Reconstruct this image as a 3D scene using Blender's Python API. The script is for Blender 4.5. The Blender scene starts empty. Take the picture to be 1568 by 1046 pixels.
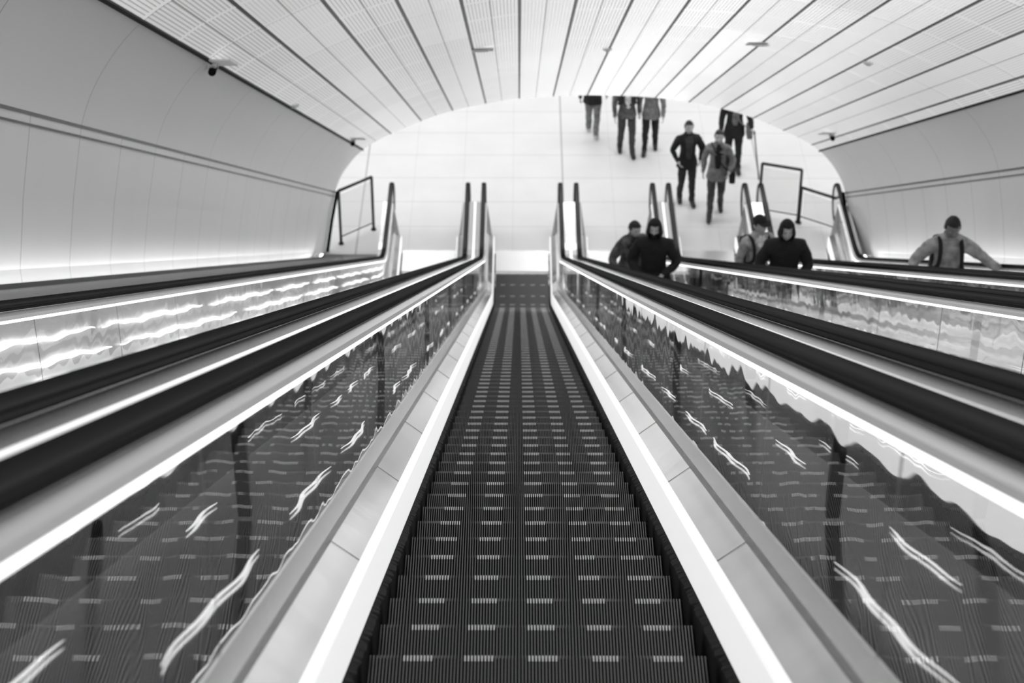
import bpy, bmesh, math, random
import numpy as np
from mathutils import Vector, Matrix, Euler, noise
random.seed(4)
T30=math.tan(math.radians(30)); C30=math.cos(math.radians(30))
H=18.93; DEND=32.36; DFLAT=30.45; Y0=-6.0
SP=1.68
ESC=[-SP,0.0,SP,2*SP,3*SP]
CX=1.21; HW=4.78
scene=bpy.context.scene
COL=scene.collection

# ---------------------------------------------------------------- materials
def new_mat(name):
    m=bpy.data.materials.new(name); m.use_nodes=True
    nt=m.node_tree; b=nt.nodes['Principled BSDF']
    return m,nt,b
def simple(name,g,rough=.5,metal=0.,bump=0.,bscale=20.,emit=0.,var=0.,stretch=None,spec=None):
    m,nt,b=new_mat(name)
    b.inputs['Base Color'].default_value=(g,g,g,1)
    b.inputs['Roughness'].default_value=rough
    b.inputs['Metallic'].default_value=metal
    if spec is not None: b.inputs['Specular IOR Level'].default_value=spec
    if emit>0:
        b.inputs['Emission Color'].default_value=(1,1,1,1)
        b.inputs['Emission Strength'].default_value=emit
    if bump>0 or var>0:
        tc=nt.nodes.new('ShaderNodeTexCoord')
        mp=nt.nodes.new('ShaderNodeMapping')
        nt.links.new(tc.outputs['Object'],mp.inputs['Vector'])
        if stretch: mp.inputs['Scale'].default_value=stretch
        n=nt.nodes.new('ShaderNodeTexNoise'); n.inputs['Scale'].default_value=bscale
        n.inputs['Detail'].default_value=3
        nt.links.new(mp.outputs['Vector'],n.inputs['Vector'])
        if bump>0:
            bp=nt.nodes.new('ShaderNodeBump'); bp.inputs['Strength'].default_value=bump
            bp.inputs['Distance'].default_value=.02
            nt.links.new(n.outputs['Fac'],bp.inputs['Height'])
            nt.links.new(bp.outputs['Normal'],b.inputs['Normal'])
        if var>0:
            r=nt.nodes.new('ShaderNodeMapRange')
            r.inputs['From Min'].default_value=.3; r.inputs['From Max'].default_value=.7
            r.inputs['To Min'].default_value=g*(1-var); r.inputs['To Max'].default_value=min(1,g*(1+var))
            nt.links.new(n.outputs['Fac'],r.inputs['Value'])
            nt.links.new(r.outputs['Result'],b.inputs['Base Color'])
    return m
def mixmat(name,g,gloss,fac,rough):
    m=bpy.data.materials.new(name); m.use_nodes=True; nt=m.node_tree; nt.nodes.clear()
    out=nt.nodes.new('ShaderNodeOutputMaterial'); mix=nt.nodes.new('ShaderNodeMixShader')
    di=nt.nodes.new('ShaderNodeBsdfDiffuse'); di.inputs['Color'].default_value=(g,g,g,1)
    gl=nt.nodes.new('ShaderNodeBsdfGlossy'); gl.inputs['Color'].default_value=(gloss,gloss,gloss,1); gl.inputs['Roughness'].default_value=rough
    mix.inputs[0].default_value=fac
    nt.links.new(di.outputs[0],mix.inputs[1]); nt.links.new(gl.outputs[0],mix.inputs[2]); nt.links.new(mix.outputs[0],out.inputs[0])
    return m
M={}
M['skirt']=simple('illuminated_skirt_steel',.92,.3,.1,emit=.5)  # emission added so the skirt reads bright; the steel is no lamp
M['skirtdark']=simple('skirt_black_coating',.006,.5,spec=.2)
M['deck']=simple('satin_steel_deck',.7,.12,.9,var=.1,bscale=3,bump=.04)
M['mold']=simple('polished_molding',.92,.15,.7)
M['panel']=simple('backing_panel',.8,.4,.2)
M['led']=simple('led_strip',1,.5,emit=1.8)  # added glow under the handrails, stands in for a highlight
M['uplight']=simple('centre_light_strip',1,.5,emit=.6)  # added glow on the top deck, imitates ceiling glare reflected there
M['wash']=simple('wall_washer_strip',1,.5,emit=4)  # glowing strip added to brighten the walls
M['baselamp']=simple('base_lamp',1,.5,emit=1.9)  # added glow that imitates wavy reflections in the glass
M['trim']=simple('white_trim',.8,.25,.5)
M['topdeck']=simple('balustrade_top_deck',.75,.18,.8,bump=.05,bscale=2)
M['walldeck']=simple('wall_side_dark_deck',.10,.35,.6)
M['rubber']=mixmat('handrail_rubber',.004,.9,.045,.2)
M['rib']=mixmat('step_rib_metal',.03,.9,.14,.3)
M['groove']=simple('step_groove',.002,.8,spec=.05)
M['mark']=simple('step_edge_mark',.72,.35,.2)
M['riser']=simple('step_riser',.006,.5,.2)
M['comb']=simple('comb_plate',.8,.3,.7,bump=.1,bscale=40)
M['newel']=simple('newel_plate',.8,.15,.7)
M['black']=simple('black_gap',.006,.7,spec=.1)
M['darkmetal']=simple('dark_metal',.03,.35,.5)
M['fix']=simple('fixture_white',.9,.4)
M['hallwall']=simple('hall_wall',.8,.6,var=.05)
M['under']=simple('pit_concrete',.1,.9)
def glassmat():
    m,nt,b=new_mat('railing_glass')
    b.inputs['Base Color'].default_value=(.85,.85,.85,1)
    b.inputs['Roughness'].default_value=.03
    b.inputs['Alpha'].default_value=.25
    return m
M['glass']=glassmat()
def balglass(name,fac,strength):
    m=bpy.data.materials.new(name); m.use_nodes=True; nt=m.node_tree; nt.nodes.clear()
    out=nt.nodes.new('ShaderNodeOutputMaterial'); mix=nt.nodes.new('ShaderNodeMixShader')
    gl=nt.nodes.new('ShaderNodeBsdfGlossy'); gl.inputs['Color'].default_value=(.97,.97,.97,1); gl.inputs['Roughness'].default_value=.015
    tr=nt.nodes.new('ShaderNodeBsdfTransparent'); tr.inputs['Color'].default_value=(.9,.9,.9,1)
    mix.inputs[0].default_value=fac
    nt.links.new(tr.outputs[0],mix.inputs[1]); nt.links.new(gl.outputs[0],mix.inputs[2]); nt.links.new(mix.outputs[0],out.inputs[0])
    tc=nt.nodes.new('ShaderNodeTexCoord'); mp=nt.nodes.new('ShaderNodeMapping'); mp.inputs['Scale'].default_value=(1,1,1.6)
    n=nt.nodes.new('ShaderNodeTexNoise'); n.inputs['Scale'].default_value=2.0; n.inputs['Detail'].default_value=1.0
    bp=nt.nodes.new('ShaderNodeBump'); bp.inputs['Strength'].default_value=strength; bp.inputs['Distance'].default_value=.02
    nt.links.new(tc.outputs['Object'],mp.inputs[0]); nt.links.new(mp.outputs[0],n.inputs['Vector']); nt.links.new(n.outputs['Fac'],bp.inputs['Height']); nt.links.new(bp.outputs[0],gl.inputs['Normal'])
    return m
M['balglass']=balglass('balustrade_glass',.66,.13)
M['wallglass']=balglass('backlit_glass',.3,.3)  # brightness comes from a backing and glowing strips added behind it

def math_node(nt,op,a,b=None,c=None):
    n=nt.nodes.new('ShaderNodeMath'); n.operation=op
    for i,v in enumerate((a,b,c)):
        if v is None: continue
        if isinstance(v,(int,float)): n.inputs[i].default_value=v
        else: nt.links.new(v,n.inputs[i])
    return n.outputs[0]
def line_mask(nt,coord,period,width,off=0.):
    x=math_node(nt,'ADD',coord,off)
    x=math_node(nt,'DIVIDE',x,period)
    x=math_node(nt,'FRACT',x)
    return math_node(nt,'LESS_THAN',x,width/period)
def uvsep(nt):
    uv=nt.nodes.new('ShaderNodeUVMap'); uv.uv_map='UVMap'
    s=nt.nodes.new('ShaderNodeSeparateXYZ'); nt.links.new(uv.outputs[0],s.inputs[0])
    return s.outputs[0],s.outputs[1],uv.outputs[0]
def wall_mat(name,g,period,rough=.3,emit=0.):
    m,nt,b=new_mat(name)
    s,t,uv=uvsep(nt)
    l=line_mask(nt,t,period,.016)
    n=nt.nodes.new('ShaderNodeTexNoise'); n.inputs['Scale'].default_value=1.; n.inputs['Detail'].default_value=2
    mp=nt.nodes.new('ShaderNodeMapping'); mp.inputs['Scale'].default_value=(.2,.9,1)
    nt.links.new(uv,mp.inputs[0]); nt.links.new(mp.outputs[0],n.inputs['Vector'])
    base=math_node(nt,'MULTIPLY_ADD',n.outputs['Fac'],.10,g-.05)
    k=math_node(nt,'MULTIPLY_ADD',l,-.5,1.)
    c=math_node(nt,'MULTIPLY',base,k)
    nt.links.new(c,b.inputs['Base Color'])
    b.inputs['Roughness'].default_value=rough
    return m
M['wall']=wall_mat('wall_panels',.93,1.6)
M['cove']=wall_mat('cove_panels',.94,3.2,.3)
def ceil_mat():
    m,nt,b=new_mat('luminous_ceiling_panels')  # panels given added emission to light the tunnel softly
    s,t,uv=uvsep(nt)
    j=line_mask(nt,s,.59,.034)
    j2=line_mask(nt,s,.59,.014,.295)
    cj=line_mask(nt,t,3.2,.04)
    fine=line_mask(nt,s,.0369,.014,.01)
    ft=math_node(nt,'FRACT',math_node(nt,'DIVIDE',t,1.6))
    bt=math_node(nt,'LESS_THAN',ft,.94)
    fs=math_node(nt,'FRACT',math_node(nt,'DIVIDE',s,1.18))
    bs=math_node(nt,'LESS_THAN',fs,.5)
    perf=math_node(nt,'MULTIPLY',math_node(nt,'MULTIPLY',fine,bt),math_node(nt,'MULTIPLY_ADD',bs,.5,.5))
    fl=math_node(nt,'FLOOR',math_node(nt,'DIVIDE',s,.59))
    flt=math_node(nt,'FLOOR',math_node(nt,'DIVIDE',t,3.2))
    wn=nt.nodes.new('ShaderNodeTexWhiteNoise'); wn.noise_dimensions='2D'
    cb=nt.nodes.new('ShaderNodeCombineXYZ'); nt.links.new(fl,cb.inputs[0]); nt.links.new(flt,cb.inputs[1])
    nt.links.new(cb.outputs[0],wn.inputs['Vector'])
    base=math_node(nt,'MULTIPLY_ADD',wn.outputs['Value'],.08,.60)
    c=math_node(nt,'MULTIPLY',base,math_node(nt,'MULTIPLY_ADD',perf,-.42,1.))
    c=math_node(nt,'MULTIPLY',c,math_node(nt,'MULTIPLY_ADD',j,-.96,1.))
    c=math_node(nt,'MULTIPLY',c,math_node(nt,'MULTIPLY_ADD',j2,-.6,1.))
    c=math_node(nt,'MULTIPLY',c,math_node(nt,'MULTIPLY_ADD',cj,-.3,1.))
    nt.links.new(c,b.inputs['Base Color'])
    b.inputs['Roughness'].default_value=.34
    b.inputs['Metallic'].default_value=.1
    b.inputs['Specular IOR Level'].default_value=.3
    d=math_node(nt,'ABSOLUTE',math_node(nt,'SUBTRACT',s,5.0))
    g=math_node(nt,'MAXIMUM',math_node(nt,'MULTIPLY_ADD',d,-.33,1.0),.0)  # added glow rises towards the ceiling centre
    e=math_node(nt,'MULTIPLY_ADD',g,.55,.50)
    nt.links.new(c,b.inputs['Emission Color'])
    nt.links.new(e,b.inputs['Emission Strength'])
    return m
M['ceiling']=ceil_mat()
def floor_mat():
    m,nt,b=new_mat('hall_floor_tiles')
    tc=nt.nodes.new('ShaderNodeTexCoord')
    s=nt.nodes.new('ShaderNodeSeparateXYZ'); nt.links.new(tc.outputs['Object'],s.inputs[0])
    a=line_mask(nt,s.outputs[0],3.8,.03,3.03)
    c2=line_mask(nt,s.outputs[1],.95,.03)
    a2=line_mask(nt,s.outputs[0],.95,.02,.18)
    n=nt.nodes.new('ShaderNodeTexNoise'); n.inputs['Scale'].default_value=1.5
    nt.links.new(tc.outputs['Object'],n.inputs['Vector'])
    base=math_node(nt,'MULTIPLY_ADD',n.outputs['Fac'],.10,.76)
    c=math_node(nt,'MULTIPLY',base,math_node(nt,'MULTIPLY_ADD',a,-.4,1.))
    c=math_node(nt,'MULTIPLY',c,math_node(nt,'MULTIPLY_ADD',c2,-.17,1.))
    c=math_node(nt,'MULTIPLY',c,math_node(nt,'MULTIPLY_ADD',a2,-.08,1.))
    nt.links.new(c,b.inputs['Base Color']); b.inputs['Roughness'].default_value=.45
    return m
M['floor']=floor_mat()

# ---------------------------------------------------------------- helpers
def obj_from(name,verts,faces,mats,midx=None,uvs=None,smooth=False,parent=None):
    me=bpy.data.meshes.new(name); me.from_pydata([tuple(v) for v in verts],[],faces)
    for m in mats: me.materials.append(m)
    if midx is not None: me.polygons.foreach_set('material_index',midx)
    if uvs is not None:
        ul=me.uv_layers.new(name='UVMap')
        li=np.empty(len(me.loops),dtype=np.int32); me.loops.foreach_get('vertex_index',li)
        arr=np.array(uvs,dtype=np.float32)[li].ravel(); ul.data.foreach_set('uv',arr)
    if smooth: me.polygons.foreach_set('use_smooth',[True]*len(me.polygons))
    me.update()
    o=bpy.data.objects.new(name,me); COL.objects.link(o)
    if parent: o.parent=parent
    return o
def empty(name,loc=(0,0,0)):
    e=bpy.data.objects.new(name,None); e.location=loc; COL.objects.link(e); e.empty_display_size=.2; return e
def sweep(name,prof,ys,zf,mats,seg_m=None,smooth=False,parent=None,cap=False,closed=False):
    n=len(prof); verts=[];uvs=[]
    arc=[0]
    for i in range(1,n): arc.append(arc[-1]+math.dist(prof[i],prof[i-1]))
    for y in ys:
        z0=zf(y)
        for i,(px,pz) in enumerate(prof):
            verts.append((px,y,z0+pz)); uvs.append((arc[i],y/C30))
    faces=[];mi=[]
    ns=n if closed else n-1
    for k in range(len(ys)-1):
        for i in range(ns):
            j=(i+1)%n
            faces.append((k*n+i,k*n+j,(k+1)*n+j,(k+1)*n+i)); mi.append(seg_m[i] if seg_m else 0)
    if cap:
        b=(len(ys)-1)*n
        faces.append(tuple(b+i for i in range(n))); mi.append(seg_m[-1] if seg_m else 0)
    return obj_from(name,verts,faces,mats,mi,uvs,smooth,parent)
def catmull(P,k=6):
    P=[Vector(p) for p in P]; out=[]
    for i in range(len(P)-1):
        p0=P[max(i-1,0)];p1=P[i];p2=P[i+1];p3=P[min(i+2,len(P)-1)]
        for j in range(k):
            t=j/k
            out.append(tuple(.5*((2*p1)+(p2-p0)*t+(2*p0-5*p1+4*p2-p3)*t*t+(3*p1-p0-3*p2+p3)*t**3)))
    out.append(tuple(P[-1])); return out
def zp(y):
    s=.10; a=(DFLAT-y)*T30/s
    return s*(a if a>40 else math.log1p(math.exp(a)))
def zt(y): return (DEND-y)*T30
def box(name,c,s,mat,parent=None,bev=0.,rot=None):
    bm=bmesh.new(); bmesh.ops.create_cube(bm,size=1)
    bmesh.ops.scale(bm,vec=s,verts=bm.verts)
    if bev>0: bmesh.ops.bevel(bm,geom=bm.edges[:],offset=bev,segments=3,affect='EDGES',profile=.5)
    me=bpy.data.meshes.new(name); bm.to_mesh(me); bm.free(); me.materials.append(mat)
    o=bpy.data.objects.new(name,me); o.location=c
    if rot: o.rotation_euler=rot
    COL.objects.link(o)
    if parent: o.parent=parent
    return o
def cyl(name,p1,p2,r,mat,parent=None,seg=12,r2=None):
    p1=Vector(p1);p2=Vector(p2);d=p2-p1
    bm=bmesh.new(); bmesh.ops.create_cone(bm,cap_ends=True,segments=seg,radius1=r,radius2=r if r2 is None else r2,depth=d.length)
    me=bpy.data.meshes.new(name); bm.to_mesh(me); bm.free(); me.materials.append(mat)
    for p in me.polygons: p.use_smooth=len(p.vertices)==4
    o=bpy.data.objects.new(name,me); o.location=(p1+p2)/2
    o.rotation_euler=d.to_track_quat('Z','Y').to_euler(); COL.objects.link(o)
    if parent: o.parent=parent
    return o

# ---------------------------------------------------------------- tunnel shell
half=[(4.78,-.6),(4.78,0),(4.68,.6),(4.55,1.22),(4.35,1.66),(4.02,2.06),(3.55,2.36),(2.6,2.78),(1.6,3.02),(.8,3.11),(0,3.135)]
ys=list(np.linspace(Y0,DEND,40))
wallp=half[0:4]
covep=catmull(half[2:8],6)[6:6*3+1]
ceilh=catmull(half[4:11],6)[6:]
ceilfull=[(CX-a,b) for a,b in ceilh]+[(CX+a,b) for a,b in ceilh[:-1][::-1]]
for sgn,nm in ((-1,'left'),(1,'right')):
    sweep('wall_'+nm,[(CX+sgn*a,b) for a,b in wallp],ys,zt,[M['wall']])
    sweep('wall_cove_'+nm,[(CX+sgn*a,b) for a,b in covep],ys,zt,[M['cove']],smooth=True)
    for i,(a,b,w) in enumerate(((4.56,1.13,.010),(4.012,2.058,.022),(4.548,1.215,.014))):
        sweep('trim_%s_%d'%(nm,i+1),[(CX+sgn*(a-.004),b-w),(CX+sgn*(a-.006),b+w)],ys,zt,[M['black' if i==1 else 'darkmetal']])
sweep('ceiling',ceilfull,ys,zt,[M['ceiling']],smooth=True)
sweep('floor_incline_slab',[(CX-HW,-.75),(CX+HW,-.75)],list(np.linspace(Y0,DEND,10)),zp,[M['under']])

# portal / hall
full=[(CX-a,b) for a,b in half[1:4]]+[(CX-a,b) for a,b in covep[1:]]+ceilfull[1:-1]+[(CX+a,b) for a,b in covep[::-1][:-1]]+[(CX+a,b) for a,b in half[1:4][::-1]]
HX0,HX1,HY1,HZ=-11.,14.,47.,4.3
v=[];f=[]
for a,b in full:
    v.append((a,DEND,b))
for a,b in full:
    if b<1.3: ox=HX0 if a<CX else HX1; oz=b
    else: ox=a; oz=HZ
    v.append((ox,DEND,oz))
n=len(full)
for i in range(n-1): f.append((i,i+1,n+i+1,n+i))
obj_from('wall_portal',v,f,[M['hallwall']])
for sgn,nm in ((-1,'left'),(1,'right')):
    pr=[(CX+sgn*a,b) for a,b in half[1:4]]
    v=[];f=[]
    for a,b in pr: v+= [(a-sgn*.01,DEND-.03,b),(a-sgn*.07,DEND-.03,b),(a-sgn*.07,DEND+.03,b),(a-sgn*.01,DEND+.03,b)]
    for k in range(len(pr)-1):
        for q in range(4): f.append((k*4+q,k*4+(q+1)%4,(k+1)*4+(q+1)%4,(k+1)*4+q))
    obj_from('trim_portal_'+nm,v,f,[M['black']])
YW=30.5
obj_from('floor',[(HX0,DEND,0),(HX1,DEND,0),(HX1,HY1,0),(HX0,HY1,0),
   (CX-HW,YW-.3,0),(ESC[0]-.80,YW-.3,0),(ESC[0]-.80,DEND,0),(CX-HW,DEND,0),
   (ESC[4]+.80,YW-.3,0),(CX+HW,YW-.3,0),(CX+HW,DEND,0),(ESC[4]+.80,DEND,0)],[(0,1,2,3),(4,5,6,7),(8,9,10,11)],[M['floor']])
obj_from('wall_back',[(HX0,HY1,0),(HX1,HY1,0),(HX1,HY1,HZ),(HX0,HY1,HZ)],[(0,1,2,3)],[M['hallwall']])
obj_from('wall_hall_left',[(HX0,DEND,0),(HX0,HY1,0),(HX0,HY1,HZ),(HX0,DEND,HZ)],[(0,1,2,3)],[M['hallwall']])
obj_from('wall_hall_right',[(HX1,DEND,0),(HX1,HY1,0),(HX1,HY1,HZ),(HX1,DEND,HZ)],[(0,1,2,3)],[M['hallwall']])
obj_from('ceiling_hall',[(HX0,DEND,HZ),(HX1,DEND,HZ),(HX1,HY1,HZ),(HX0,HY1,HZ)],[(0,1,2,3)],[M['hallwall']])
lm=simple('hall_light_diffuser',1,.5,emit=2.45)
hl=empty('hall_ceiling_lights')
for i,x in enumerate((-6,-2.5,1,4.5,8)):
    for j,y in enumerate((34.5,38.5,42.5)):
        box('light_panel_%d_%d'%(i,j),(x,y,HZ-.04),(2.2,1.6,.05),lm,hl,.01)

# ---------------------------------------------------------------- escalators
def build_step_mesh():
    W=.475; N=100; pitch=2*W/N
    V=[];F=[];MI=[]
    def quad(a,b,c,d,m):
        k=len(V); V.extend((a,b,c,d)); F.append((k,k+1,k+2,k+3)); MI.append(m)
    marks=[-.345,-.17,.01,.185,.36]
    y=Y0+.0
    while y+.4<31.7:
        yn=y+.4; z=zp(yn)
        for r in range(N):
            x0=-W+r*pitch; x1=x0+pitch*.44; x2=x0+pitch
            gd=.011
            ismark=any(abs(x0-mx)<.042 for mx in marks)
            ysp=yn-.024
            quad((x0,y,z),(x1,y,z),(x1,ysp,z),(x0,ysp,z),0)
            quad((x0,ysp,z),(x1,ysp,z),(x1,yn,z),(x0,yn,z),2 if ismark else 0)
            quad((x1,y,z-gd),(x2,y,z-gd),(x2,yn,z-gd),(x1,yn,z-gd),1)
            quad((x1,y,z),(x1,yn,z),(x1,yn,z-gd),(x1,y,z-gd),1)
            quad((x0,y,z),(x0,yn,z),(x0,yn,z-gd),(x0,y,z-gd),1)
        quad((-W,yn,z-.012),(W,yn,z-.012),(W,yn-.02,z-.26),(-W,yn-.02,z-.26),3)
        for s in (-1,1):
            quad((s*W,y,z),(s*W,yn,z),(s*W,yn,z-.25),(s*W,y,z-.25),3)
        y+=.4
    me=bpy.data.meshes.new('escalator_steps'); me.from_pydata(V,[],F)
    for k in ('rib','groove','mark','riser'): me.materials.append(M[k])
    me.polygons.foreach_set('material_index',MI); me.update()
    return me
step_me=build_step_mesh()
def step_top(y):
    k=math.floor((y-Y0)/.4); return zp(Y0+.4*(k+1))
ysd=list(np.linspace(Y0,27,34))+list(np.linspace(27.3,32.45,22))
def hv(h): return h/C30
BASE=[(.50,-.32),(.50,.045),(.50,.205),(.508,.225),(.52,.235),(.60,.295),(.602,.325),(.626,.37),(.634,.37)]
BM=[0,1,1,1,2,3,3,3]
TOP=[(.634,.795),(.629,.795),(.629,.808),(.632,.826),(.662,.842)]
TM=[6,5,6,6]
MATS=[M['skirtdark'],M['skirt'],M['deck'],M['mold'],M['panel'],M['led'],M['trim'],M['topdeck'],M['uplight'],M['walldeck'],M['darkmetal']]
def tube(name,x,pts,prof,mat,parent):
    V=[];F=[];n=len(prof)
    for i,(y,z) in enumerate(pts):
        a=pts[max(i-1,0)];b=pts[min(i+1,len(pts)-1)]
        ty,tz=b[0]-a[0],b[1]-a[1]; L=math.hypot(ty,tz); ty/=L;tz/=L
        ny,nz=-tz,ty
        for dx,dn in prof: V.append((x+dx,y+ny*dn,z+nz*dn))
    for k in range(len(pts)-1):
        for q in range(n): F.append((k*n+q,k*n+(q+1)%n,(k+1)*n+(q+1)%n,(k+1)*n+q))
    F.append(tuple(range(n))); F.append(tuple((len(pts)-1)*n+q for q in range(n)))
    return obj_from(name,V,F,[mat],smooth=True,parent=parent)
HPROF=[(.042*math.copysign(abs(math.cos(a))**.7,math.cos(a)),.025*math.copysign(abs(math.sin(a))**.8,math.sin(a))) for a in np.linspace(0,2*math.pi,20,endpoint=False)]
NY=33.0
def rail_path():
    top=hv(.866)
    pts=[(y,zp(y)+top) for y in ysd if y<32.4]+[(32.6,top),(NY,top)]
    r=.33
    for a in np.linspace(0,math.pi,14)[1:]: pts.append((NY+r*math.sin(a),top-r+r*math.cos(a)))
    pts.append((32.55,top-2*r))
    return pts
RP=rail_path()
def newel(x,parent):
    top=hv(.866)-.012; r=.32
    out=[(32.3,.0),(32.3,top),(NY,top)]+[(NY+r*math.sin(a),top-r+r*math.cos(a)) for a in np.linspace(0,math.pi,14)[1:]]+[(32.85,top-2*r),(32.8,0)]
    V=[(x-.022,y,z) for y,z in out]+[(x+.022,y,z) for y,z in out]; n=len(out)
    F=[tuple(range(n)),tuple(range(2*n-1,n-1,-1))]+[(i,(i+1)%n,n+(i+1)%n,n+i) for i in range(n)]
    return obj_from('newel_plate',V,F,[M['newel']],parent=parent)
def brush(xc,s,parent):
    V=[];F=[]; yy=np.arange(Y0,32.2,.03)
    for i,y in enumerate(yy):
        z=zp(y); w=.016+.012*random.random()
        V+=[(xc+s*.50,y,z+hv(.06)),(xc+s*(.50-w),y,z+hv(.045)),(xc+s*.50,y,z+hv(.03))]
    for k in range(len(yy)-1):
        for q in range(2): F.append((k*3+q,k*3+q+1,(k+1)*3+q+1,(k+1)*3+q))
    return obj_from('skirt_brush',V,F,[M['black']],parent=parent)
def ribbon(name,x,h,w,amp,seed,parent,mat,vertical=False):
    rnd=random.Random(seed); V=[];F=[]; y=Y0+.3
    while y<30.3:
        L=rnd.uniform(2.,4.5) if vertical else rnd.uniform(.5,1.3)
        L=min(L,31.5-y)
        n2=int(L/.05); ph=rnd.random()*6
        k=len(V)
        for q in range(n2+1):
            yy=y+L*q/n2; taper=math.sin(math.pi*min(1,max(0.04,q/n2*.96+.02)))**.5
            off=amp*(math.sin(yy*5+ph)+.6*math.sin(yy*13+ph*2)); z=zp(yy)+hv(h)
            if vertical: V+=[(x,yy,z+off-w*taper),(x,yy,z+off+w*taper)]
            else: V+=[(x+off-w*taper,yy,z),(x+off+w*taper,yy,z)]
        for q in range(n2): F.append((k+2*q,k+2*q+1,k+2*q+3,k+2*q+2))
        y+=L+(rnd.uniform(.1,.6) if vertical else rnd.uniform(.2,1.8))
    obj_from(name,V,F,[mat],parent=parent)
def make_bal(l,r,xw=None,seed=1):
    e=empty('escalator_balustrade')
    def fl(c,s,pts): return [(c+s*a,hv(h)) for a,h in pts]
    if l is not None and r is not None:
        P=fl(l,1,BASE)+fl(r,-1,BASE[::-1]); S=BM+[2]+BM[::-1]
        sweep('balustrade_base',P,ysd,zp,MATS,S,parent=e,cap=False)
        c=(l+r)/2
        P=fl(l,1,TOP)+[(c-.016,hv(.842)),(c+.016,hv(.842))]+fl(r,-1,TOP[::-1]); S=TM+[7,8,7]+TM[::-1]+[6]
        sweep('balustrade_top',P,ysd,zp,MATS,S,parent=e,cap=True,closed=True)
        for cc,s in ((l,1),(r,-1)):
            sweep('glass_panels',[(cc+s*.63,hv(.36)),(cc+s*.63,hv(.80))],ysd,zp,[M['balglass']],parent=e)
        ribbon('base_lamps',l+.72,.378,.006,.007,seed,e,M['baselamp'])  # broken wavy strips added as reflection streaks
        ribbon('base_lamps',r-.72,.378,.006,.007,seed+7,e,M['baselamp'])
        y=Y0+.5
        while y<32:
            z=zp(y)
            box('support_post',(c,y,z+hv(.6)),(.04,.04,.5),M['darkmetal'],e,.005)
            y+=5.1
        obj_from('balustrade_end',[(l+.5,32.44,0),(r-.5,32.44,0),(r-.63,32.44,hv(.84)),(l+.63,32.44,hv(.84))],[(0,1,2,3)],[M['trim']],parent=e)
    else:
        cc,s=(l,1) if l is not None else (r,-1)
        sweep('balustrade_base',fl(cc,s,BASE+[(.80,.37)]),ysd,zp,MATS,BM+[4],parent=e)
        sweep('balustrade_top',fl(cc,s,TOP+[(.80,.842),(.80,-.3)]),ysd,zp,MATS,TM+[7,6],parent=e)
        sweep('backing_panel',fl(cc,s,[(.72,.37),(.72,.80)]),ysd,zp,[M['panel']],parent=e)
        sweep('glass_panels',fl(cc,s,[(.63,.36),(.63,.80)]),ysd,zp,[M['wallglass']],parent=e)
        for q,hh in enumerate((.46,.56,.68)):
            ribbon('backlight_tube',cc+s*.70,hh,.014,.009,seed+q,e,M['baselamp'],vertical=True)  # glowing ribbons added to draw bright streaks behind the wall-side glass
        yw=[y for y in ysd if y<YW-.1]+[YW]
        xi=xw-s*.17
        sweep('wall_side_deck',[(cc+s*.80,hv(.842)),(xi,hv(.842)),(xi,hv(.875)),(xi+s*.012,hv(.875)),(xi+s*.012,hv(.845)),(xi+s*.07,hv(.845)),(xw,hv(.845)),(xw,hv(-.3)),(cc+s*.8,hv(-.3))],yw,zp,[M['walldeck'],M['trim'],M['wash']],[0,0,0,1,2,1,0,0,1],parent=e,cap=True)  # lip hides the added glowing strip by the wall
        obj_from('balustrade_end',[(cc+s*.5,32.44,0),(cc+s*.8,32.44,0),(cc+s*.8,32.44,hv(.84)),(cc+s*.63,32.44,hv(.84))],[(0,1,2,3)],[M['trim']],parent=e)
    xs=[]
    if l is not None: xs.append((l,1))
    if r is not None: xs.append((r,-1))
    for c,s in xs:
        x=c+s*.695
        tube('handrail',x,RP,HPROF,M['rubber'],e)
        sweep('handrail_guide',[(x-.025,hv(.80)),(x-.025,hv(.85)),(x+.025,hv(.85)),(x+.025,hv(.80))],ysd,zp,[M['mold']],parent=e)
        newel(x,e); brush(c,s,e)
        V=[];F=[]
        y=Y0+.5
        while y<32:
            k=len(V); xx=c+s*.6285
            z=zp(y)
            V+=[(xx,y-.004,z+hv(.37)),(xx,y+.004,z+hv(.37)),(xx,y+.004,z+hv(.795)),(xx,y-.004,z+hv(.795))]; F.append((k,k+1,k+2,k+3))
            k=len(V)
            V+=[(c+s*.52,y-.002,z+hv(.2365)),(c+s*.52,y+.002,z+hv(.2365)),(c+s*.60,y+.002,z+hv(.2975)),(c+s*.60,y-.002,z+hv(.2975))]; F.append((k,k+1,k+2,k+3))
            y+=1.7
        obj_from('panel_joints',V,F,[M['darkmetal']],parent=e)
    return e
make_bal(None,ESC[0],CX-HW+.02,seed=3)
for i in range(4): make_bal(ESC[i],ESC[i+1],seed=11+5*i)
make_bal(ESC[4],None,CX+HW-.02,seed=5)
for c in ESC:
    e=empty('escalator',(c,0,0))
    o=bpy.data.objects.new('steps',step_me); COL.objects.link(o); o.parent=e
    box('comb_plate',(0,32.0,.0),(.98,.74,.03),M['comb'],e,.004)
    V=[];F=[]
    for k in range(50):
        x=-.475+k*.019; b=len(V)
        V+=[(x,31.64,.016),(x+.009,31.64,.016),(x+.0045,31.5,.006)]; F.append((b,b+1,b+2))
    obj_from('comb_teeth',V,F,[M['mark']],parent=e)

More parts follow.
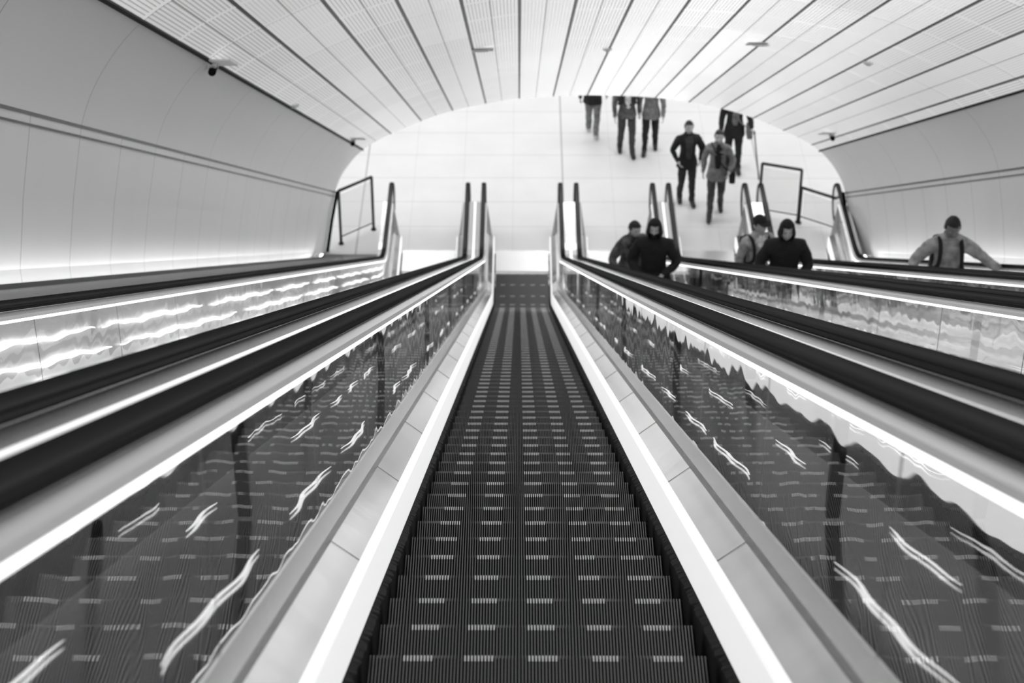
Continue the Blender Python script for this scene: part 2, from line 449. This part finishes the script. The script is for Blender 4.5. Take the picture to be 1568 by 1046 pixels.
# ---------------------------------------------------------------- railings at the foot
def railing(p,q,nposts=2,hgt=1.1):
    e=empty('guard_railing')
    p=Vector((p[0],p[1],0)); q=Vector((q[0],q[1],0))
    for i in range(nposts):
        a=p.lerp(q,i/(nposts-1)); cyl('post_%d'%i,a,a+Vector((0,0,hgt)),.026,M['darkmetal'],e)
        cyl('post_foot_%d'%i,a,a+Vector((0,0,.02)),.05,M['darkmetal'],e)
    cyl('top_rail',p+Vector((0,0,hgt)),q+Vector((0,0,hgt)),.028,M['darkmetal'],e)
    cyl('bottom_rail',p+Vector((0,0,.15)),q+Vector((0,0,.15)),.012,M['darkmetal'],e)
    d=(q-p)
    V=[p+d*.05+Vector((0,0,.18)),p+d*.95+Vector((0,0,.18)),p+d*.95+Vector((0,0,hgt-.08)),p+d*.05+Vector((0,0,hgt-.08))]
    obj_from('glass_infill',V,[(0,1,2,3)],[M['glass']],parent=e)
railing((-3.3,32.62),(-2.74,33.15))
railing((4.42,33.7),(5.12,33.45))
railing((5.14,33.42),(5.95,32.85),2,.75)

# ---------------------------------------------------------------- camera
camd=bpy.data.cameras.new('camera'); cam=bpy.data.objects.new('camera',camd); COL.objects.link(cam)
FPX=3160.
PITCH=30+math.degrees(math.atan(156/FPX)); YAW=math.degrees(math.atan(12/FPX))
camd.lens=FPX/1568*36; camd.sensor_width=36
cam.location=(-.0585,0,H)
cam.rotation_euler=(math.radians(90-PITCH),0,math.radians(YAW))
camd.dof.use_dof=True; camd.dof.focus_distance=9.; camd.dof.aperture_fstop=4.5
camd.clip_end=200
scene.camera=cam
R=cam.rotation_euler.to_matrix()
def hit(px,py):
    d=R@Vector(((px-784)/FPX,-(py-523)/FPX,-1)); o=Vector(cam.location)
    prof=sorted([(a-CX,b) for a,b in full],key=lambda p:p[0])
    xs=[p[0] for p in prof];zs=[p[1] for p in prof]
    t=.5
    while t<45:
        p=o+d*t
        zz=p.z-zt(p.y)
        if abs(p.x-CX)>HW or zz>np.interp(p.x-CX,xs,zs): return p
        t+=.02
    return p
def fitting(px,py,kind):
    p=hit(px,py)
    e=empty({'cam':'security_camera','plate':'ceiling_speaker','dome':'smoke_detector'}[kind],p)
    sl=math.radians(-30)
    if kind=='cam':
        cyl('mount',(0,0,.05),(0,0,-.05),.04,M['fix'],e)
        cyl('camera_body',(0,-.07,-.07),(0,.07,-.08),.036,M['black'],e)
        cyl('lens_hood',(0,.07,-.08),(0,.10,-.085),.040,M['fix'],e)
        b=box('mount_plate',(0,0,-.005),(.4,.5,.02),M['fix'],e,.005); b.rotation_euler=(sl,0,0)
    elif kind=='plate':
        b=box('speaker_plate',(0,0,-.005),(.34,.34,.02),M['fix'],e,.005); b.rotation_euler=(sl,0,0)
        cyl('speaker_grille',(0,0,0),(0,-.01,-.03),.11,M['fix'],e,20)
    else:
        cyl('detector_base',(0,0,.02),(0,-.01,-.02),.06,M['fix'],e,20)
        cyl('detector_head',(0,-.01,-.02),(0,-.015,-.04),.04,M['fix'],e,20,.03)
for a in ((325,95,'cam'),(540,212,'cam'),(1275,204,'cam'),(735,75,'plate'),(1165,66,'plate'),(930,74,'dome'),(450,160,'dome'),(1330,95,'dome')):
    fitting(*a)

# ---------------------------------------------------------------- people
def cloth(name,g,rough=.85): return simple(name,g,rough,bump=.5,bscale=14,var=.35)
CL={k:cloth('cloth_'+k,g) for k,g in dict(black=.010,dark=.025,char=.05,gray=.20,light=.38,pale=.6,denim=.06,white=.75).items()}
CL['pattern']=simple('cloth_pattern',.09,.8,bump=.3,bscale=9,var=.95)
CL['blackshoe']=simple('shoe_black',.015,.5); CL['whiteshoe']=simple('shoe_white',.6,.5)
SK=simple('skin',.5,.5); SK2=simple('skin_tan',.22,.5)
HAIR=simple('hair_dark',.012,.6,bump=.6,bscale=60,stretch=(1,1,.2))
EYE=simple('eye',.04,.2); LIP=simple('lips',.22,.5)
def person(name,x,y,z,h=1.74,yaw=0,stride=0.,top='black',bot='black',shoe='blackshoe',skin=SK,hair=HAIR,
           head='short',hem=.84,bulk=1.,elbL=None,wriL=None,elbR=None,wriR=None,nod=0.,turn=0.,lean=0.,pack=None,bag=None,mask=None,cap=None,inner=None):
    root=empty(name,(x,y,z)); root.rotation_euler=(0,0,math.radians(yaw)); k=h/1.74; root.scale=(k,k,k)
    V=[];E=[];Rr=[];roots=[];segs=[]
    def vt(p,r):
        p=Vector(p)
        if p.z>.93: p=p+Vector((0,-(p.z-.93)*lean,0))
        V.append(p); Rr.append(r if isinstance(r,tuple) else (r,r)); return len(V)-1
    def ed(a,b,lab): E.append((a,b)); segs.append((a,b,lab))
    b=bulk
    pel=vt((0,0,.93),(.150*b,.115*b)); roots.append(pel)
    sp=vt((0,0,1.10),(.135*b,.105*b)); ch=vt((0,.0,1.29),(.16*b,.12*b)); nb=vt((0,.01,1.43),(.10*b,.085*b)); nk=vt((0,0,1.50),.054); hd=vt((0,-.005,1.58),.052)
    ed(pel,sp,'top');ed(sp,ch,'top');ed(ch,nb,'top');ed(nb,nk,'top');ed(nk,hd,'neck')
    for s,elb,wri in ((1,elbL,wriL),(-1,elbR,wriR)):
        sw=stride*.5*s
        elb=elb or (.245,.04+sw*.5,1.13); wri=wri or (.255,-.07+sw,.90)
        sh=vt((s*.165*(.6+.4*b),.01,1.385),.074*b); e1=vt((s*elb[0],elb[1],elb[2]),.058*b); w1=vt((s*wri[0],wri[1],wri[2]),.042*(.6+.4*b))
        ed(nb,sh,'top');ed(sh,e1,'top');ed(e1,w1,'top')
        d=(V[w1]-V[e1]).normalized()
        side=Vector((0,-1,0)); side=(side-d*side.dot(d))
        if side.length<.3: side=Vector((-s,0,0)); side=side-d*side.dot(d)
        side.normalize(); nrm=d.cross(side)
        if nrm.x*s>0: nrm=-nrm
        W=V[w1].copy()
        def raw(p,r): V.append(p.copy()); Rr.append((r,r)); return len(V)-1
        pc=raw(W+d*.03,.027); pd=raw(W+d*.075,.031)
        ed(w1,pc,'hand');ed(pc,pd,'hand')
        for fi,(off,ln) in enumerate(((.029,.068),(.010,.078),(-.010,.073),(-.028,.058))):
            a0=raw(W+d*.07+side*off*.8,.0095);a1=raw(W+d*(.07+.035+ln*.25)+side*off,.009);a2=raw(W+d*(.105+ln*.6)+side*off+nrm*.018,.008);a3=raw(W+d*(.105+ln*.75)+side*off*.95+nrm*.036,.007)
            roots.append(a0); ed(a0,a1,'hand');ed(a1,a2,'hand');ed(a2,a3,'hand')
        a0=raw(W+d*.03+side*.015,.012);a1=raw(W+d*.06+side*.045+nrm*.008,.011);a2=raw(W+d*.092+side*.055+nrm*.016,.009)
        roots.append(a0);ed(a0,a1,'hand');ed(a1,a2,'hand')
        st=stride*s
        hip=vt((s*.09,0,.86),.104)
        if st>=0: kn=vt((s*.095,-.55*st-.04,.49+.02*st),.074); az=.095; ank=vt((s*.10,-st,az),.056)
        else: kn=vt((s*.095,-.25*st-.03,.485),.074); az=.095-st*.22; ank=vt((s*.10,-st,az),.056)
        ed(pel,hip,'bot');ed(hip,kn,'bot');ed(kn,ank,'bot')
        ay=V[ank].y
        bl=vt((s*.112,ay-.125,.05),.052);toe=vt((s*.122,ay-.205,.042),.042);he=vt((s*.10,ay+.045,az-.048),.044)
        ed(ank,bl,'shoe');ed(bl,toe,'shoe');ed(ank,he,'shoe')
    me=bpy.data.meshes.new('body_sk'); me.from_pydata([tuple(v) for v in V],E,[])
    o=bpy.data.objects.new('body_sk',me); COL.objects.link(o)
    md=o.modifiers.new('Skin','SKIN'); md.use_smooth_shade=True
    sv=me.skin_vertices[0].data if me.skin_vertices else None
    if sv is None:
        bm=bmesh.new(); bm.from_mesh(me); bm.verts.layers.skin.verify(); bm.to_mesh(me); bm.free(); sv=me.skin_vertices[0].data
    for i,r in enumerate(Rr): sv[i].radius=r; sv[i].use_root=(i in roots)
    s2=o.modifiers.new('Sub','SUBSURF'); s2.levels=2; s2.render_levels=2
    dg=bpy.context.evaluated_depsgraph_get(); dg.update()
    me2=bpy.data.meshes.new_from_object(o.evaluated_get(dg)); bpy.data.objects.remove(o)
    nf=len(me2.polygons)
    names=['top','bot','shoe','hand','neck']
    def classify(P):
        best=np.full(len(P),1e9); lab=np.zeros(len(P),dtype=int)
        for a,c,l in segs:
            A=np.array(V[a]);B=np.array(V[c]);AB=B-A; t=np.clip(((P-A)@AB)/(AB@AB+1e-9),0,1)
            dd=np.linalg.norm(P-(A+t[:,None]*AB),axis=1)-(Rr[a][0]*(1-t)+Rr[c][0]*t)
            mk=dd<best; best[mk]=dd[mk]; lab[mk]=names.index(l)
        return lab
    nv=len(me2.vertices); co=np.empty(nv*3); me2.vertices.foreach_get('co',co); co=co.reshape(-1,3)
    nr=np.empty(nv*3); me2.vertices.foreach_get('normal',nr); nr=nr.reshape(-1,3)
    vl=classify(co); sd=Vector((x*3.1,y*1.7,h*5))
    # cloth folds (sum-of-sines folding field, vectorised)
    X=co[:,0]*7+sd.x; Y=co[:,1]*7+sd.y; Z=co[:,2]*10+sd.z
    nz=np.sin(1.7*X+1.3*np.sin(Y*1.1+.7*Z))*np.sin(1.9*Z+1.1*np.sin(X*1.3))*.9
    nz2=np.sin(4.1*X+2.*nz+1.7*Z)*np.sin(3.7*Y+2.9*Z)
    fold=np.sin(co[:,2]*60+nz*4)*np.where((vl==1)|(np.abs(co[:,0])>.2),1,.3)
    dsp=(.007*nz+.004*nz2+.004*fold)*(vl<2)
    co=co+nr*dsp[:,None]
    me2.vertices.foreach_set('co',co.ravel())
    cen=np.empty(nf*3); me2.polygons.foreach_get('center',cen); cen=cen.reshape(-1,3)
    lab=classify(cen)
    z_=cen[:,2]
    lab[(lab==1)&(z_>hem)]=0; lab[(lab==0)&(z_<hem)&(np.abs(cen[:,0])<.2)]=1
    if inner:
        lab[(lab==0)&(np.abs(cen[:,0])<.03+.03*np.clip((z_-1.0)/.4,0,1))&(cen[:,1]<-.03)&(z_>.95)&(z_<1.49)]=5
    me2.materials.clear()
    for mm in (CL[top],CL[bot],CL[shoe],skin,skin,CL[inner or top]): me2.materials.append(mm)
    me2.polygons.foreach_set('material_index',lab.astype(np.int32)); me2.polygons.foreach_set('use_smooth',[True]*nf); me2.update()
    bo=bpy.data.objects.new('body',me2); COL.objects.link(bo); bo.parent=root
    HV=[];HF=[]; nseg=28; rows=[(1.02,.142,.110),(.93,.162,.128),(hem+.0,.178,.142),(hem-.02,.172,.136)]
    for zz,rx,ry in rows:
        for q in range(nseg):
            a=2*math.pi*q/nseg; wob=1+.04*math.sin(5*a+zz*9)+.02*math.sin(11*a)
            dy=-(zz-.93)*lean if zz>.93 else 0
            HV.append((rx*b*wob*math.cos(a),ry*b*wob*math.sin(a)+dy,zz))
    for k2 in range(len(rows)-1):
        for q in range(nseg): HF.append((k2*nseg+q,k2*nseg+(q+1)%nseg,(k2+1)*nseg+(q+1)%nseg,(k2+1)*nseg+q))
    obj_from('jacket_hem',HV,HF,[CL[top]],smooth=True,parent=root)
    HV=[];HF=[]; rows=[(1.44,.092,.082),(1.49,.070,.066),(1.525,.072,.070),(1.515,.062,.060)]
    for zz,rx,ry in rows:
        for q in range(nseg):
            a=2*math.pi*q/nseg; HV.append((rx*(.6+.4*b)*math.cos(a),ry*(.6+.4*b)*math.sin(a)-(zz-.93)*lean,zz-(.02 if math.sin(a)<-.6 else 0)))
    for k2 in range(len(rows)-1):
        for q in range(nseg):
            am=2*math.pi*(q+.5)/nseg
            if inner and math.sin(am)<-.86: continue
            HF.append((k2*nseg+q,k2*nseg+(q+1)%nseg,(k2+1)*nseg+(q+1)%nseg,(k2+1)*nseg+q))
    obj_from('collar',HV,HF,[CL[top]],smooth=True,parent=root)
    hc=Vector((0,-.012-(1.6-.93)*lean,1.625))
    hr=bpy.data.objects.new('head_pivot',None); COL.objects.link(hr); hr.parent=root; hr.location=hc-Vector((0,0,.07)); hr.rotation_euler=(math.radians(nod),0,math.radians(turn))
    hr.scale=(1.1,1.1,1.1)
    bm=bmesh.new(); bmesh.ops.create_icosphere(bm,subdivisions=5,radius=1)
    def shape(a,bb,c,infl=1.):
        xx=.074*a;yy=.093*bb;zz=.115*c
        if c<0: xx*=1-.32*(-c)**1.6; yy*=1-.12*(-c)**2
        if bb<0:
            if infl==1.:
                yy-=.024*math.exp(-((a/.14)**2+((c+.15)/.17)**2))+.008*math.exp(-((a/.10)**2+((c-.05)/.2)**2))
                yy-=.004*math.exp(-((abs(a)-.36)**2/.04+((c-.24)/.07)**2))
            yy+=.010*(math.exp(-(((a-.36)/.2)**2+((c-.08)/.13)**2))+math.exp(-(((a+.36)/.2)**2+((c-.08)/.13)**2)))
            yy-=.007*math.exp(-((a/.3)**2+((c+.5)/.1)**2)); yy-=.006*math.exp(-((a/.3)**2+((c+.85)/.14)**2))
        return Vector((xx*infl,yy*infl,zz*infl))
    us=[v.co.copy() for v in bm.verts]
    for v,u in zip(bm.verts,us): v.co=shape(*u)
    for f_ in bm.faces:
        c=sum((us[v.index] for v in f_.verts),Vector())/3; f_.smooth=True
        if c.y<-.6 and abs(c.x)<.26 and abs(c.z+.5)<.045: f_.material_index=1
        if c.y<-.6 and abs(abs(c.x)-.36)<.19 and abs(c.z-.25+.15*(abs(c.x)-.36))<.03: f_.material_index=4
        if mask and c.y<-.1 and c.z<-.12: f_.material_index=2
    for s in (-1,1):
        for (rad,yo,mi) in ((.0125,-.0725,5),(.0066,-.0795,3)):
            r=bmesh.ops.create_uvsphere(bm,u_segments=12,v_segments=10,radius=rad,matrix=Matrix.Translation((s*.029,yo,.010)))
            for v in r['verts']:
                for f_ in v.link_faces: f_.material_index=mi
        bmesh.ops.create_uvsphere(bm,u_segments=10,v_segments=8,radius=1,matrix=Matrix.Translation((s*.075,.008,-.005))@Matrix.Diagonal((.010,.018,.030,1)))
    hm=bpy.data.meshes.new('head'); bm.to_mesh(hm); bm.free()
    for mm in (skin,LIP,CL[mask] if mask else skin,EYE,hair,CL['pale']): hm.materials.append(mm)
    ho=bpy.data.objects.new('head',hm); COL.objects.link(ho); ho.parent=hr; ho.location=(0,0,.07)
    def shell(nm,keep,infl,mat,off=(0,0,0),fn=None,rough=0.):
        bm=bmesh.new(); bmesh.ops.create_icosphere(bm,subdivisions=4,radius=1)
        us=[v.co.copy() for v in bm.verts]
        for v,u in zip(bm.verts,us):
            v.co=shape(*u,infl=infl)+Vector(off)
            if fn: v.co=fn(u,v.co)
            if rough: v.co=v.co*(1+rough*noise.noise(u*5+sd)+rough*.5*noise.noise(u*13+sd))
        dele=[f_ for f_ in bm.faces if not keep(sum((us[v.index] for v in f_.verts),Vector())/3)]
        bmesh.ops.delete(bm,geom=dele,context='FACES')
        for f_ in bm.faces: f_.smooth=True
        m_=bpy.data.meshes.new(nm); bm.to_mesh(m_); bm.free(); m_.materials.append(mat)
        oo=bpy.data.objects.new(nm,m_); COL.objects.link(oo); oo.parent=hr; oo.location=(0,0,.07)
        so=oo.modifiers.new('sol','SOLIDIFY'); so.thickness=.012; so.offset=-1
        return oo
    def hk(c):
        jag=.07*noise.noise(c*9+sd)
        return (c.z+jag>.66-.12*abs(c.x)) or (c.y>.15 and c.z>-.55) or (c.y>-.3+jag and c.z>.08)
    if head in('short','cap'):
        shell('hair',hk,1.10,hair,rough=.06)
    if head=='long':
        def fn(u,p):
            if u.z<0: p=Vector((p.x*1.25,p.y*1.05+.01,p.z-.10*(-u.z)))
            return p
        shell('hair',lambda c:(c.z>.64) or (c.y>.0) or (c.y>-.4 and abs(c.x)>.6),1.13,hair,fn=fn,rough=.05)
    if head=='hood':
        def fn(u,p):
            if u.z<-.1: p=Vector((p.x*(1+.7*(-u.z)),p.y*(1+.35*(-u.z))+.01,p.z))
            return p
        shell('hair',lambda c:(c.z>.6) or (c.y>.1 and c.z>-.4),1.07,hair)
        shell('hood',lambda c:(c.z>.66) or (c.y>-.28) or (c.y>-.7 and abs(c.x)>.66) or c.z<-.9,1.27,CL[top],fn=fn,rough=.04)
    if head in('cap','beanie'):
        cm=CL[cap or 'black']
        shell('cap_crown',lambda c:c.z>.38,1.16,cm)
        if head=='cap':
            bm=bmesh.new(); pts=[]
            for i in range(13):
                a=math.pi*(i/12); pts.append((math.cos(a)*.075,-.085-math.sin(a)*.075,.056-.012*math.sin(a)))
            for i in range(13):
                a=math.pi*(i/12); pts.append((math.cos(a)*.075,-.06*math.sin(a)-.03,.060))
            vv=[bm.verts.new(p) for p in pts]
            for i in range(12): bm.faces.new((vv[i],vv[i+1],vv[14+i],vv[13+i]))
            m_=bpy.data.meshes.new('cap_brim'); bm.to_mesh(m_); bm.free(); m_.materials.append(cm)
            oo=bpy.data.objects.new('cap_brim',m_); COL.objects.link(oo); oo.parent=hr; oo.location=(0,0,.07)
            so=oo.modifiers.new('sol','SOLIDIFY'); so.thickness=.006
    def strap(nm,pts,mat,w=.022,t=.008):
        cu=bpy.data.curves.new(nm,'CURVE'); cu.dimensions='3D'; spn=cu.splines.new('NURBS'); spn.points.add(len(pts)-1)
        for i,p in enumerate(pts): 
            p=Vector(p); 
            if p.z>.93: p.y-=(p.z-.93)*lean
            spn.points[i].co=(*p,1)
        spn.use_endpoint_u=True; spn.order_u=3; cu.bevel_depth=w*.7; cu.bevel_resolution=2; cu.materials.append(mat)
        oo=bpy.data.objects.new(nm,cu); COL.objects.link(oo); oo.parent=root
    if pack:
        box('backpack_bag',(0,.21*b-lean*.3,1.14),(.28,.18,.40),CL[pack],root,.07)
        box('backpack_pocket',(0,.30*b-lean*.3,1.06),(.20,.08,.20),CL[pack],root,.03)
        for s in (-1,1):
            strap('backpack_strap',[(s*.13,.14*b,1.33),(s*.12,.05,1.47*(.97+.03*b)),(s*.115,-.085*b,1.44),(s*.12,-.145*b,1.32),(s*.13,-.145*b,1.16),(s*.17*b,.0,1.06),(s*.13,.14*b,1.02)],CL[pack],.034)
    if bag:
        strap('bag_strap',[(-.13,.02,1.49),(-.08,-.10*b,1.42),(.02,-.15*b,1.25),(.12,-.14*b,1.05),(.19*b,-.05,.96)],CL[bag],.018)
        box('shoulder_bag',(.25*b,-.03,.86),(.11,.30,.24),CL[bag],root,.03)
    return root

U=lambda u:u-.0585
person('pedestrian',U(1.46),36.9,0,1.70,yaw=170,stride=.20,top='black',bot='gray',shoe='whiteshoe',head='long',hem=.80,bulk=1.1)
person('pedestrian',U(2.10),36.2,0,1.76,yaw=6,stride=.14,top='pattern',bot='char',head='short',pack='black',hem=.82,bulk=1.05,inner='white')
person('pedestrian',U(2.58),36.3,0,1.66,yaw=-6,stride=-.16,top='gray',bot='black',head='long',hem=.80,bulk=1.1)
person('pedestrian',U(3.14),34.2,0,1.70,yaw=8,stride=.10,top='black',bot='dark',head='short',hem=.80,bulk=1.15,elbL=(.30,.02,1.15),wriL=(.22,-.14,1.0),elbR=(.30,.02,1.15),wriR=(.22,-.14,1.0),inner='char')
person('pedestrian',U(3.66),33.75,0,1.74,yaw=-4,stride=-.22,top='gray',bot='denim',shoe='blackshoe',head='short',hem=.78,bulk=1.12,bag='black',inner='black',elbL=(.29,.0,1.14),wriL=(.22,-.2,1.02))
person('pedestrian',U(4.13),35.5,0,1.76,yaw=0,stride=.08,top='black',bot='black',head='long',hem=.76,bulk=1.15,bag='gray',elbL=(.28,-.02,1.15),wriL=(.31,-.18,1.0),mask='black',inner='gray')
cn=empty('walking_cane'); cx=U(4.13)+.36; cyl('shaft',(cx,35.22,.93),(cx+.13,35.12,.0),.013,M['darkmetal'],cn); cyl('grip',(cx,35.18,.94),(cx,35.30,.94),.017,M['rubber'],cn)
def rider(name,x,y,**k): return person(name,x,y,step_top(y)+.002,**k)
rider('escalator_rider',ESC[2]+.04,28.5,h=1.90,yaw=28,top='pattern',bot='black',head='short',bulk=1.25,elbL=(.29,-.05,1.15),wriL=(.15,-.25,1.12),elbR=(.33,0,1.15),wriR=(.30,-.2,1.0),nod=12,lean=.12,inner='black')
rider('escalator_rider',ESC[2]+.18,25.3,h=1.84,yaw=-8,top='black',bot='black',head='hood',bulk=1.35,mask='black',elbL=(.32,-.05,1.14),wriL=(.16,-.26,1.08),elbR=(.32,-.05,1.14),wriR=(.16,-.26,1.05),nod=0,lean=.06)
rider('escalator_rider',ESC[3]+.02,25.7,h=1.90,yaw=20,top='light',bot='black',head='cap',cap='black',bulk=1.1,pack='black',elbL=(.29,-.05,1.15),wriL=(.22,-.24,1.08),nod=0,turn=15,inner='white')
rider('escalator_rider',ESC[3]+.05,23.3,h=1.82,yaw=0,top='black',bot='black',head='hood',bulk=1.4,elbL=(.32,-.05,1.14),wriL=(.16,-.26,1.02),elbR=(.32,-.05,1.14),wriR=(.16,-.26,1.05),nod=6,lean=.08)
rider('escalator_rider',ESC[4]+.02,21.3,h=1.88,yaw=0,top='light',bot='dark',head='short',bulk=1.15,pack='black',skin=SK2,nod=22,lean=.06,
      elbL=(.40,-.02,1.20),wriL=(.585,-.12,1.10),elbR=(.36,.02,1.14),wriR=(.40,-.2,1.02))

# ---------------------------------------------------------------- world + view
w=bpy.data.worlds.new('World'); scene.world=w; w.use_nodes=True
w.node_tree.nodes['Background'].inputs[0].default_value=(1,1,1,1); w.node_tree.nodes['Background'].inputs[1].default_value=1.1
scene.view_settings.view_transform='Standard'
scene.view_settings.look='None'
scene.view_settings.exposure=.4
